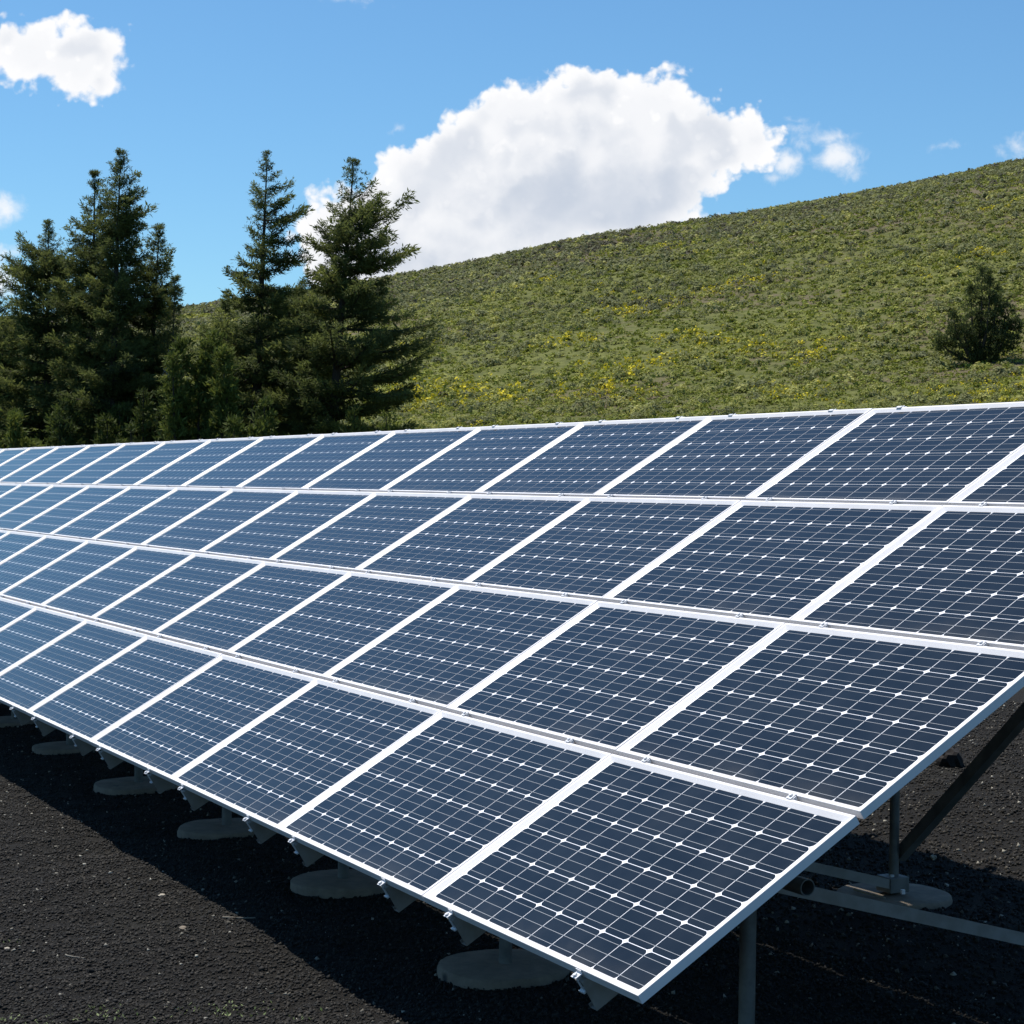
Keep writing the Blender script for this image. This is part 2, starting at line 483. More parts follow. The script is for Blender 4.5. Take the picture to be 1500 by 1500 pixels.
# close the small hole under the photographer
hm = MB(); hm.poly([tuple(v) for v in gv[idx[0]]]); hole = hm
me = ground.data
bm = bmesh.new(); bm.from_mesh(me); bm.verts.ensure_lookup_table()
bm.faces.new([bm.verts[i] for i in idx[0]]) 
bmesh.ops.delete(bm, geom=[bm.verts[centre]], context='VERTS')
bm.to_mesh(me); bm.free()
tag(ground, kind='structure')

# ------------------------------------------------------------------ array geometry (u along the row, v up the slope, n out of the glass)
TH = math.atan2(0.5154447, 0.8569228)
CT, ST = math.cos(TH), math.sin(TH)
def W(u, v, n=0.0): return Vector((u, v * CT - n * ST, v * ST + n * CT))
PU, PV = 1.67796, 1.00983
CU, CV = 0.158, 0.15651
NCOL, NROW = 19, 4
OFF = [0.0, -0.0026, -0.0016, 0.0033]
MU, MV = 0.046, 0.0238            # cell field to outer frame edge
MW, MH = 10 * CU + 2 * MU, 6 * CV + 2 * MV
NT, NB = 0.0148, -0.019           # frame top / bottom
LIP, WALL = 0.021, 0.003

def frame_mesh():
    mb = MB()
    x0, x1, y0, y1 = -MW / 2, MW / 2, 0.0, MH
    def ring(a, z): return [(x0 + a, y0 + a, z), (x1 - a, y0 + a, z), (x1 - a, y1 - a, z), (x0 + a, y1 - a, z)]
    ch = 0.0012
    loops = [ring(0.012, NB), ring(0, NB), ring(0, NT - ch), ring(ch, NT), ring(0.011, NT), ring(0.013, NT - 0.0012), ring(0.030, 0.0012), ring(0.030, -0.004), ring(0.012, -0.004)]
    pts = [p for l in loops for p in l]
    fs = []
    for i in range(len(loops)):
        j = (i + 1) % len(loops)
        for k in range(4):
            k2 = (k + 1) % 4
            fs.append((i*4+k, i*4+k2, j*4+k2, j*4+k))
    mb.faces(pts, fs)
    return mb

def laminate_mesh():
    mb = MB()
    a = LIP - 0.004
    mb.poly([(-MW/2 + a, a, 0), (MW/2 - a, a, 0), (MW/2 - a, MH - a, 0), (-MW/2 + a, MH - a, 0)], 0)
    hu, hv = 0.0766, 0.0765
    k = 0.0155
    arc = [(hu, hv - k), (hu - 0.0025, hv - 0.0095), (hu - 0.0062, hv - 0.0056), (hu - k, hv)]
    oct_ = []
    for sx_, sy_ in ((1, 1), (-1, 1), (-1, -1), (1, -1)):
        pts = [(x * sx_, y * sy_) for x, y in arc]
        if sx_ * sy_ < 0: pts = pts[::-1]
        oct_ += pts
    for i in range(10):
        for j in range(6):
            cx, cy = -5 * CU + (i + 0.5) * CU, MV + (j + 0.5) * CV
            mb.poly([(cx + x, cy + y, 0.0008) for x, y in oct_], 1)
    for j in range(6):
        for f in (-0.0515, 0.0, 0.0515):
            cy = MV + (j + 0.5) * CV + f
            mb.poly([(-5*CU + 0.002, cy - 0.0009, 0.0014), (5*CU - 0.002, cy - 0.0009, 0.0014), (5*CU - 0.002, cy + 0.0009, 0.0014), (-5*CU + 0.002, cy + 0.0009, 0.0014)], 2)
    return mb

ORD = ['first', 'second', 'third', 'fourth', 'fifth', 'sixth', 'seventh', 'eighth', 'ninth', 'tenth', 'eleventh', 'twelfth',
       'thirteenth', 'fourteenth', 'fifteenth', 'sixteenth', 'seventeenth', 'eighteenth', 'nineteenth', 'twentieth', 'twenty-first', 'twenty-second']
ROWN = ['bottom row', 'second row from the bottom', 'third row from the bottom', 'top row']
p_root = empty('solar_panel', (0, 0, 0), (TH, 0, 0))
p_frame = frame_mesh().build('frame', M_ALU, p_root)
p_lam = laminate_mesh().build('cell_sheet', [M_BACK, M_CELL, M_BUS], p_root)
first = True
for i in range(NCOL):
    for j in range(NROW):
        if first:
            r_, f_, l_ = p_root, p_frame, p_lam; first = False
        else:
            r_ = p_root.copy(); f_ = p_frame.copy(); l_ = p_lam.copy()
            for o in (r_, f_, l_): COL.objects.link(o)
            f_.parent = r_; l_.parent = r_
        uc = -i * PU + OFF[j] - 5 * CU
        jit = 0.0015
        r_.location = W(uc, j * PV - MV, 0) 
        r_.rotation_euler = (TH + random.uniform(-1, 1) * 0.0012, random.uniform(-1, 1) * 0.0012, 0)
        if i == 0: lab = f'dark solar panel at the near right-hand end of the {ROWN[j]}'
        else: lab = f'blue solar panel in the {ROWN[j]}, {ORD[i]} from the near right-hand end'
        tag(r_, lab, 'solar panel', 'solar panels tilted in four rows')

# ------------------------------------------------------------------ rack
YF, YR = 0.767, 2.965             # front / rear post lines
XP0, DP = -0.5215, 1.957
NPOST = 17
N_RAIL0, N_RAIL1 = NB - 0.002, -0.141
N_PIPE = -0.197
def v_at(y): return (y + N_PIPE * ST) / CT
ZF = v_at(YF) * ST + N_PIPE * CT
ZR = v_at(YR) * ST + N_PIPE * CT
XEND = -NCOL * PU - 0.1
rack = empty('panel_rack', (XP0, YF, gz(XP0, YF)))
tag(rack, 'galvanised steel rack of posts, pipes and rails under the solar panels', 'support rack')
RL = rack.location.copy()
def rk(mb, name, mats, parent=None, smooth=None, bevel=0.0):
    mb.v = [tuple(Vector(v) - RL) for v in mb.v]
    return mb.build(name, mats, parent or rack, smooth, bevel)

def pipe_mesh(p0, p1, ro, ri, sides=20):
    mb = MB()
    p0, p1 = Vector(p0), Vector(p1)
    d = (p1 - p0).normalized(); a = d.cross(Vector((0, 0, 1)))
    if a.length < 1e-3: a = Vector((1, 0, 0))
    a.normalize(); b_ = d.cross(a)
    ring = lambda p, r: [p + (a * math.cos(2*math.pi*k/sides) + b_ * math.sin(2*math.pi*k/sides)) * r for k in range(sides)]
    pts = ring(p0, ro) + ring(p1, ro) + ring(p1, ri) + ring(p0, ri)
    fs = [(q*sides+k, q*sides+(k+1)%sides, ((q+1)%4)*sides+(k+1)%sides, ((q+1)%4)*sides+k) for q in range(4) for k in range(sides)]
    mb.faces(pts, fs)
    return mb
XPIPE = -0.155
rk(pipe_mesh((XPIPE, YF, ZF), (XEND, YF, ZF), 0.0302, 0.0262), 'cross_pipe', M_PIPE, smooth=R(40))
rk(pipe_mesh((XPIPE - 0.02, YR, ZR), (XEND, YR, ZR), 0.0302, 0.0262), 'cross_pipe', M_PIPE, smooth=R(40))

# rails with their clamps
def c_profile(h):     # web on the +u side, flanges towards -u
    w_, t_ = 0.046, 0.0035
    return [(0, 0), (0, -h), (-w_, -h), (-w_, -h + 0.016), (-w_ + t_, -h + 0.016), (-w_ + t_, -h + t_), (-t_, -h + t_),
            (-t_, -t_), (-w_ + t_, -t_), (-w_ + t_, -0.016), (-w_, -0.016), (-w_, 0)]
def hexa(mb, c, ax, ay, az_, r, h):
    pts = []
    for s in (0, 1):
        for k in range(6):
            pts.append(c + (ax * math.cos(k * math.pi / 3) + ay * math.sin(k * math.pi / 3)) * r + az_ * (h * s))
    mb.faces(pts, [(k, (k+1)%6, 6+(k+1)%6, 6+k) for k in range(6)] + [(5,4,3,2,1,0), (6,7,8,9,10,11)])
U_, V_, N_ = Vector((1, 0, 0)), W(0, 1, 0), W(0, 0, 1)
def frame_box(mb, c, su, sv, sn):
    pts = [c + U_ * (a * su / 2) + V_ * (b_ * sv / 2) + N_ * (d * sn / 2) for d in (-1, 1) for a, b_ in ((-1,-1),(1,-1),(1,1),(-1,1))]
    mb.faces(pts, [(0,3,2,1),(4,5,6,7),(0,1,5,4),(1,2,6,5),(2,3,7,6),(3,0,4,7)])
v_low, v_high = -0.046, NROW * PV - 0.023 + 0.03
def clamp_end(u, sgn, v):
    mb = MB()
    o = W(u, v, 0)
    # a folded Z plate standing off the frame edge, a bolt through it and a nut plate on the rail
    frame_box(mb, o + V_ * (sgn * 0.017) + N_ * (-0.001), 0.036, 0.028, 0.0035)
    frame_box(mb, o + V_ * (sgn * 0.0015) + N_ * (0.0065), 0.036, 0.003, 0.011)
    if sgn > 0: frame_box(mb, o + V_ * (-sgn * 0.006) + N_ * (NT + 0.0035), 0.042, 0.018, 0.003)
    hexa(mb, o + V_ * (sgn * 0.021) + N_ * 0.0012, U_, V_, N_, 0.0085, 0.007)
    hexa(mb, o + V_ * (sgn * 0.021) + N_ * (-0.058), U_, V_, N_, 0.0042, 0.056)
    frame_box(mb, o + V_ * (sgn * 0.014) + N_ * (-0.062), 0.034, 0.034, 0.007)
    return mb
def clamp_mid(u, v):
    mb = MB()
    o = W(u, v, 0)
    frame_box(mb, o + N_ * (NT + 0.0030), 0.030, 0.030, 0.003)
    frame_box(mb, o + N_ * (NT - 0.006), 0.040, 0.016, 0.014)
    hexa(mb, o + N_ * (NT + 0.0052), U_, V_, N_, 0.0075, 0.006)
    return mb
n_rail = 0
far_clamps = MB()
for i in range(NCOL):
    for du in (-0.335 + 0.046, -1.375 + 0.046):
        u = -i * PU + du - 0.046 + random.uniform(-0.012, 0.012)
        mb = MB()
        mb.extrude(c_profile(-(N_RAIL1 - N_RAIL0)), W(u + 0.023, v_low, N_RAIL0), W(u + 0.023, v_high, N_RAIL0), U_, N_)
        rail = rk(mb, 'rail', M_GALV)
        cl_ = [clamp_end(u, -1, -MV - 0.0005), clamp_end(u, 1, 3 * PV - MV + MH + 0.0005)]
        cl_ += [clamp_mid(u, k * PV - MV - (PV - MH) / 2) for k in (1, 2, 3)]
        if n_rail < 20:
            for c in cl_: rk(c, 'clamp', M_CLIP, rail)
        else:
            for c in cl_: far_clamps.faces(c.v, c.f)
        n_rail += 1
tag(rk(far_clamps, 'clamps', M_CLIP), kind='stuff')

# posts, braces, footings
def footing(x, y, rad, label, group):
    o = MB()
    g = gz(x, y)
    sides, hgt = 40, 0.032
    rings = [(1.0, -0.12), (1.01, hgt * 0.35), (1.0, hgt * 0.85), (0.975, hgt), (0.55, hgt + 0.004), (0.2, hgt + 0.006)]
    seed = abs(int(x * 17 + y * 31))
    pts = []
    for ri, (f, z) in enumerate(rings):
        for k in range(sides):
            a = 2 * math.pi * k / sides
            nz = 1 + 0.035 * float(vnoise(np.array([math.cos(a) * 2.2 + seed]), np.array([math.sin(a) * 2.2 + ri * 0.25]), 9)[0])
            nz += 0.02 * float(vnoise(np.array([math.cos(a) * 6 + seed]), np.array([math.sin(a) * 6 + ri]), 8)[0])
            pts.append((rad * f * nz * math.cos(a), rad * f * nz * math.sin(a), z))
    fs = [(r_*sides+k, r_*sides+(k+1)%sides, (r_+1)*sides+(k+1)%sides, (r_+1)*sides+k) for r_ in range(len(rings)-1) for k in range(sides)]
    fs.append(tuple((len(rings)-1)*sides + k for k in range(sides)))
    o.faces(pts, fs)
    ob = o.build('concrete_footing', M_CONC, None, R(50))
    ob.location = (x, y, g); ob.rotation_euler = (random.uniform(-.01, .01), random.uniform(-.01, .01), random.uniform(0, 6))
    tag(ob, label, 'concrete footing', group)
    return g + hgt
def strut(p0, p1, w_, name='brace', m_=None):
    p0, p1 = Vector(p0), Vector(p1)
    d = (p1 - p0).normalized()
    side = d.cross(Vector((0, 0, 1))).normalized(); up = side.cross(d)
    h = w_ / 2; tt = 0.003
    mb = MB()
    mb.extrude([(h, h), (h, -h), (-h, -h), (-h, h), (-h + tt, h), (-h + tt, -h + tt), (h - tt, -h + tt), (h - tt, h)], p0, p1, side, up)
    return rk(mb, name, m_ or M_GALV)
def rear_x(k): return XP0 - k * DP
for k in range(NPOST):
    x = XP0 - k * DP
    tf = footing(x, YF, 0.285 + random.uniform(-0.012, 0.02), f'round concrete footing in the front line, {ORD[k]} from the near right-hand end', 'concrete footings of the front posts')
    tr = footing(x, YR, 0.275 + random.uniform(-0.01, 0.015), f'round concrete footing in the rear line, {ORD[k]} from the near right-hand end', 'concrete footings of the rear posts')
    rk(pipe_mesh((x, YF, tf - 0.005), (x, YF, ZF - 0.033), 0.0302, 0.0262), 'post', M_PIPE, smooth=R(40))
    rk(pipe_mesh((x, YR, tr - 0.005), (x, YR, ZR - 0.033), 0.0252, 0.0215), 'post', M_PIPE, smooth=R(40))
    # saddle on top of the front post
    mb = MB(); mb.extrude([(-0.05, -0.05), (0.05, -0.05), (0.05, -0.0325), (-0.05, -0.0325)], (x, YF - 0.04, ZF), (x, YF + 0.04, ZF), (1, 0, 0), (0, 0, 1)); rk(mb, 'saddle', M_GALV)
    mb = MB(); mb.extrude([(-0.05, -0.05), (0.05, -0.05), (0.05, -0.0325), (-0.05, -0.0325)], (x, YR - 0.04, ZR), (x, YR + 0.04, ZR), (1, 0, 0), (0, 0, 1)); rk(mb, 'saddle', M_GALV)
    # brace from the front post head down to the rear post foot
    xb = x + 0.056
    ba = Vector((xb, YF + 0.0, ZF - 0.035)); bb = Vector((xb - 0.002, YR - 0.06, tr + 0.060))
    strut(ba, bb, 0.047)
    mb = MB(); mb.box((x - 0.034, YR - 0.085, tr + 0.018), (x + 0.086, YR + 0.034, tr + 0.095)); rk(mb, 'brace_bracket', M_PIPE, bevel=0.004)
    mb = MB(); hexa(mb, Vector((x + 0.045, YR - 0.045, tr + 0.095)), Vector((1,0,0)), Vector((0,1,0)), Vector((0,0,1)), 0.011, 0.010); rk(mb, 'bolt', M_CLIP)
    # cross brace in the rear plane, from this post's foot to the head of the next one towards the near end
    if k % 2 == 1:
        strut((x - 0.03, YR + 0.056, tr + 0.24 - 0.064), (x + DP - 0.03, YR + 0.055, ZR - 0.06), 0.058, 'cross_brace', M_PIPE)
mb = MB(); hexa(mb, Vector((XP0 + 0.056, 1.43, 0.088)), Vector((1,0,0)), Vector((0,1,0)), Vector((0,0,1)), 0.009, 0.016); rk(mb, 'bolt', M_CLIP)

# ------------------------------------------------------------------ cinder surface
def cam_ground(px, py, z0):
    d = CAM_R * ((px - 950) / FPX) + CAM_D * ((py - 750) / FPX) + CAM_F
    z = z0
    for _ in range(4):
        tt = (z - CAM_P.z) / d.z
        q = CAM_P + d * tt
        z = gz(q.x, q.y)
    return Vector((q.x, q.y, z))

def stones(n, sampler, smin, smax, power, name, tmul=1.0, bright=0.012):
    x, y = sampler(n)
    z = ground_z(x, y)
    s = smin * (smax / smin) ** (RNG.random(n) ** power)
    base = np.array([(1,0,0),(-1,0,0),(0,1,0),(0,-1,0),(0,0,1),(0,0,-1)], float)
    tri = np.array([(0,2,4),(2,1,4),(1,3,4),(3,0,4),(2,0,5),(1,2,5),(3,1,5),(0,3,5)])
    jit = 1 + 0.45 * (RNG.random((n, 6, 1)) - 0.5)
    vv = base[None] * jit * np.array([1, 1, 0.7]) + 0.35 * (RNG.random((n, 6, 3)) - 0.5)
    q = RNG.normal(size=(n, 4)); q /= np.linalg.norm(q, axis=1, keepdims=True)
    a, b, c, d = q.T
    Rm = np.stack([np.stack([1-2*(c*c+d*d), 2*(b*c-a*d), 2*(b*d+a*c)], -1), np.stack([2*(b*c+a*d), 1-2*(b*b+d*d), 2*(c*d-a*b)], -1), np.stack([2*(b*d-a*c), 2*(c*d+a*b), 1-2*(b*b+c*c)], -1)], 1)
    vv = np.einsum('nij,nkj->nki', Rm, vv) * (s / 2)[:, None, None]
    vv += np.stack([x, y, z + s * 0.12], -1)[:, None]
    ff = (tri[None] + (np.arange(n) * 6)[:, None, None]).reshape(-1, 3)
    t = RNG.random(n) ** 1.4 * 0.9 * tmul
    hi = RNG.random(n); t = np.where(hi < bright, 0.93 + 0.07 * RNG.random(n), t)
    return vv.reshape(-1, 3), ff, np.repeat(t, 8)

def samp_front(n):
    # seen ground in front of the rack: thicker towards the camera
    xx = -14 + 15.5 * RNG.random(n) ** 0.75
    yy = -2.6 + 4.7 * RNG.random(n)
    return xx, yy
def samp_rear(n):
    return -9 + 9.5 * RNG.random(n), 2.0 + 7.0 * RNG.random(n)
parts = [stones(340000, samp_front, 0.006, 0.028, 1.7, '', 1.0, 0.018), stones(130000, samp_rear, 0.007, 0.036, 1.7, '', 1.0, 0.06),
         stones(1500, samp_front, 0.022, 0.045, 2.5, '', 0.8, 0.0)]
vs, fs_, ts, o_ = [], [], [], 0
for a, b_, c in parts:
    vs.append(a); fs_.append(b_ + o_); ts.append(c); o_ += len(a)
gr = np_mesh('cinder_gravel', np.concatenate(vs), np.concatenate(fs_), M_CINDER, tint=np.concatenate(ts))
tag(gr, 'loose black cinder gravel with pale flecks around the rack', 'gravel', kind='stuff')

def blob_rock(name, loc, size, mats, label, cat, seed=1, sub=3, flat=0.7, group=None):
    bm = bmesh.new(); bmesh.ops.create_icosphere(bm, subdivisions=sub, radius=0.5)
    for v in bm.verts:
        c = v.co
        n = float(vnoise(np.array([c.x * 5 + seed]), np.array([c.y * 5 + c.z * 3.7]), seed)[0]) * 0.22 + float(vnoise(np.array([c.x * 13 + seed]), np.array([c.y * 13 + c.z * 9]), seed + 1)[0]) * 0.10
        v.co = Vector((c.x * 1.2, c.y, c.z * flat)) * (1 + n) * size
    me = bpy.data.meshes.new(name); bm.to_mesh(me); bm.free()
    at = me.attributes.new('tint', 'FLOAT', 'FACE'); at.data.foreach_set('value', [0.5] * len(me.polygons))
    me.materials.append(mats)
    o = bpy.data.objects.new(name, me); COL.objects.link(o); o.location = loc
    tag(o, label, cat, group)
    return o
q = cam_ground(1392, 1120, -0.45)
blob_rock('dark_lump', q + Vector((0, 0, 0.03)), 0.17, M_LUMP, 'dark lump standing in for a hanging clamp behind the end panel edge', 'lump', 3, 3, 1.15)  # added lump on the ground, stand-in for a clamp hanging under the frame
q = cam_ground(1367, 1258, -0.45)
blob_rock('pale_stone', q + Vector((0, 0, 0.012)), 0.038, M_STRAW, 'small bright pale stone at the shadow edge behind the rack', 'stone', 5, 2)
for px, py, s, lab in ((237, 1313, 0.035, 'pale crumpled chip on sunlit cinder near the shadow edge'), (268, 1361, 0.040, 'rounded greyish stone half sunk in the black cinder'), (10, 1391, 0.028, 'small whitish pebble at the left edge of the cinder')):
    q = cam_ground(px, py, -0.6)
    blob_rock('pale_stone', q + Vector((0, 0, 0.006)), s, M_STRAW if s != 0.040 else M_CONC, lab, 'stone', px % 7 + 2, 2, 0.45)

def twig(p0, p1, r0, label, lift=0.008):
    p0, p1 = Vector(p0), Vector(p1)
    mb = MB(); k = 7; pts = []
    sd_ = (p1 - p0).cross(Vector((0, 0, 1))).normalized()
    for i in range(k):
        t = i / (k - 1)
        pts.append(p0.lerp(p1, t) + sd_ * (math.sin(t * 3.1) * 0.03 * (p1 - p0).length + random.uniform(-1, 1) * 0.003) + Vector((0, 0, lift)))
    mb.tube(pts, [r0 * (1 - 0.5 * i / k) for i in range(k)], 6)
    o = mb.build('twig', M_STRAW, None, R(60))
    tag(o, label, 'twig')
    return o
twig(cam_ground(95, 1401, -0.6), cam_ground(123, 1406, -0.6), 0.0035, 'thin dry twig lying on open black cinder')
twig(cam_ground(326, 1347, -0.6), cam_ground(374, 1348, -0.6), 0.004, 'pale dry twig beside the front shadow edge', 0.012)
fz = gz(XP0 - DP, YR) + 0.036
def on_plane(px, py, z):
    d = CAM_R * ((px - 950) / FPX) + CAM_D * ((py - 750) / FPX) + CAM_F
    return CAM_P + d * ((z - CAM_P.z) / d.z)
twig(on_plane(1251, 1306, fz), on_plane(1297, 1319, fz), 0.007, 'straight pale stick lying on the rear concrete footing', 0.012)

# small weeds at the bottom of the open cinder
vs, fs_, ts = [], [], []
for px, py, n, spread in ((146, 1482, 26, 0.05), (152, 1490, 14, 0.05), (100, 1497, 14, 0.04), (272, 1478, 12, 0.04), (285, 1480, 10, 0.04), (316, 1480, 20, 0.06), (335, 1487, 16, 0.05),
                          (350, 1478, 14, 0.05), (385, 1480, 14, 0.05), (440, 1492, 12, 0.05), (14, 1494, 10, 0.05), (70, 1494, 10, 0.04), (28, 1380, 6, 0.03), (232, 1497, 8, 0.04), (190, 1488, 7, 0.03)):
    c = cam_ground(px, py, -0.6)
    for _ in range(n):
        o = c + Vector((random.gauss(0, spread), random.gauss(0, spread), 0)); o.z = gz(o.x, o.y)
        a = random.uniform(0, 6.28); l = random.uniform(0.010, 0.026)
        d = Vector((math.cos(a), math.sin(a), random.uniform(0.3, 1.3))).normalized() * l
        s = Vector((-math.sin(a), math.cos(a), 0)) * l * 0.24
        k = len(vs)
        vs += [o, o + d * 0.5 + s, o + d, o + d * 0.5 - s]; fs_.append((k, k + 1, k + 2, k + 3)); ts.append(random.random())
we = np_mesh('weeds', np.array([tuple(v) for v in vs]), np.array(fs_), M_WEED, tint=np.array(ts))
tag(we, 'tiny green weeds sprouting along the front of the cinder', 'weeds', kind='stuff')

# ------------------------------------------------------------------ hillside cover
CX, CY = CAM_P.x, CAM_P.y
def leafy(cx, cy, cz, rad, hgt, nf, size, up, tintf, flat=False):
    """mounds of small leaf faces; arrays per mound"""
    n = len(cx)
    k = nf
    th = RNG.random((n, k)) * 2 * np.pi
    rr = np.sqrt(RNG.random((n, k)))
    hh = np.sqrt(np.clip(1 - rr ** 2, 0, 1)) * (0.55 + 0.45 * RNG.random((n, k)))
    lump = 1 + 0.25 * np.sin(th * 3 + cx[:, None] * 9) * rr
    c = np.stack([cx[:, None] + rr * lump * rad[:, None] * np.cos(th), cy[:, None] + rr * lump * rad[:, None] * np.sin(th), cz[:, None] + hh * hgt[:, None]], -1)
    nrm = np.stack([np.cos(th) * rr, np.sin(th) * rr, hh * 0.9 + 0.25], -1) + RNG.normal(size=(n, k, 3)) * up
    nrm /= np.linalg.norm(nrm, axis=-1, keepdims=True)
    d = np.cross(nrm, RNG.normal(size=(n, k, 3))); d /= np.linalg.norm(d, axis=-1, keepdims=True) + 1e-6
    sdir = np.cross(nrm, d)
    L = size[:, None, None] * (0.6 + 0.8 * RNG.random((n, k, 1)))
    v = np.stack([c - d * L * 0.5, c + sdir * L * 0.4, c + d * L * 0.55, c - sdir * L * 0.4], 2)
    t = tintf[:, None] + (hh - 0.5) * 0.0 + (RNG.random((n, k)) - 0.5) * 0.16
    return v.reshape(-1, 3), np.repeat(0, 0), np.clip(t, 0, 1).reshape(-1)

def cover(name, count, az0, az1, r0, r1, keep, radf, hf, lod, tintf, m_, up, label, cat, seed):
    az = np.radians(az0 + (az1 - az0) * RNG.random(count))
    r = np.sqrt(r0 * r0 + (r1 * r1 - r0 * r0) * RNG.random(count))
    x, y = CX - r * np.cos(az), CY + r * np.sin(az)
    k = keep(x, y, r) > RNG.random(count)
    x, y, r = x[k], y[k], r[k]
    z = ground_z(x, y, False) - 0.03
    rad, hg, ti = radf(x, y, len(x)), None, tintf(x, y, len(x))
    hg = rad * hf * (0.75 + 0.5 * RNG.random(len(x)))
    V_all, T_all = [], []
    for lo, hi, nf, sz in lod:
        q = (r >= lo) & (r < hi)
        if not q.any(): continue
        v, _, t = leafy(x[q], y[q], z[q], rad[q], hg[q], nf, rad[q] * sz, up, ti[q])
        V_all.append(v); T_all.append(t)
    v = np.concatenate(V_all); t = np.concatenate(T_all)
    f = np.arange(len(v)).reshape(-1, 4)
    o = np_mesh(name, v, f, m_, tint=t)
    tag(o, label, cat, kind='stuff')
    return o

def big(x, y, s, sd_): return vnoise(x / s, y / s, sd_)
def elev_t(x, y):
    r = np.hypot(x - CX, y - CY); return np.clip((r - 60) / 190, 0, 1.2)
def sage_keep(x, y, r):
    t = elev_t(x, y)
    base = 0.60 + 0.30 * big(x, y, 14, 21) + 0.15 * big(x, y, 5, 22)
    base = base - 0.26 * np.exp(-((t - 0.28) / 0.17) ** 2) + 0.25 * np.exp(-((t - 0.05) / 0.08) ** 2)
    base = base - np.clip(t - 0.45, 0, 0.3) * 1.6 * np.clip(big(x, y, 13, 51) + 0.6 * big(x, y, 5, 52), 0, 1)
    return np.clip(base, 0.08, 1)
def sage_tint(x, y, n):
    t = elev_t(x, y)
    mid = np.exp(-((t - 0.30) / 0.20) ** 2)
    low = np.exp(-((t - 0.02) / 0.07) ** 2)
    base = 0.30 + 0.16 * big(x, y, 18, 23) + 0.14 * big(x, y, 4, 24) + 0.17 * RNG.normal(size=n) + 0.30 * mid - 0.18 * low
    return np.where(RNG.random(n) < 0.05, 0.95, np.clip(base, 0.02, 0.92))
cover('sagebrush', 120000, 8, 52, 55, 300, sage_keep, lambda x, y, n: 0.17 + 0.36 * RNG.random(n) ** 1.8, 1.1,
      [(0, 100, 110, 0.26), (100, 150, 56, 0.36), (150, 400, 23, 0.56)], sage_tint, M_SAGE, 0.35,
      'grey-green sagebrush mounds covering the whole hillside', 'sagebrush', 1)
cover('meadow_grass', 170000, 8, 52, 53, 290, lambda x, y, r: np.clip(0.55 + 0.4 * big(x, y, 11, 31) + 0.35 * np.exp(-((elev_t(x, y) - 0.3) / 0.22) ** 2) - 0.38 * np.clip((elev_t(x, y) - 0.45) / 0.3, 0, 1) - 0.25 * np.exp(-((elev_t(x, y) - 0.03) / 0.06) ** 2), 0.05, 1),
      lambda x, y, n: 0.11 + 0.20 * RNG.random(n), 0.8, [(0, 105, 20, 0.5), (105, 170, 11, 0.7), (170, 400, 6, 1.0)],
      lambda x, y, n: np.clip(0.5 + 0.25 * big(x, y, 9, 33) + 0.18 * RNG.normal(size=n), 0, 1), M_GRASS, 0.6,
      'bright green grass tufts between the sagebrush on the hillside', 'grass', 2)
cover('hillside_flowers', 42000, 8, 52, 53, 190, lambda x, y, r: np.clip(2.0 * big(x, y, 6, 41) - 0.65 + 0.45 * np.exp(-((elev_t(x, y) - 0.2) / 0.12) ** 2) - 2.4 * np.clip(elev_t(x, y) - 0.30, 0, 1), 0, 1) * 0.6,
      lambda x, y, n: 0.16 + 0.18 * RNG.random(n), 1.5, [(0, 105, 16, 0.36), (105, 400, 9, 0.55)],
      lambda x, y, n: RNG.random(n), M_FLOWER, 0.7, 'patches of yellow wildflowers low on the hillside', 'wildflowers', 3)

# ------------------------------------------------------------------ trees
def px_point(px, py, depth):
    return CAM_P + (CAM_R * ((px - 950) / FPX) + CAM_D * ((py - 750) / FPX) + CAM_F) * depth
SIDE = Vector((CAM_R.x, CAM_R.y, 0)).normalized()      # directions across / along the line of sight at the trees
DEEP = Vector((CAM_F.x, CAM_F.y, 0)).normalized()

def sprays(cen, direc, per, length, width, tint, droop, spread=0.75):
    n = len(cen)
    c = np.repeat(cen, per, 0); d0 = np.repeat(direc, per, 0)
    tt = np.repeat(tint, per)
    k = len(c)
    c = c + RNG.normal(size=(k, 3)) * np.repeat(length, per)[:, None] * np.array([0.48, 0.48, 0.34])
    d = d0 + RNG.normal(size=(k, 3)) * spread + np.array([0, 0, droop])
    d /= np.linalg.norm(d, axis=1, keepdims=True)
    s = np.cross(d, RNG.normal(size=(k, 3)) + np.array([0, 0, 0.35])); s /= np.linalg.norm(s, axis=1, keepdims=True) + 1e-6
    L = (np.repeat(length, per) * (0.55 + 0.8 * RNG.random(k)))[:, None]
    Wd = L * width * (0.6 + 0.8 * RNG.random((k, 1)))
    v = np.stack([c, c + d * L * 0.45 + s * Wd, c + d * L, c + d * L * 0.5 - s * Wd], 1)
    t = np.clip(tt + (RNG.random(k) - 0.5) * 0.35, 0, 1)
    return v.reshape(-1, 3), t

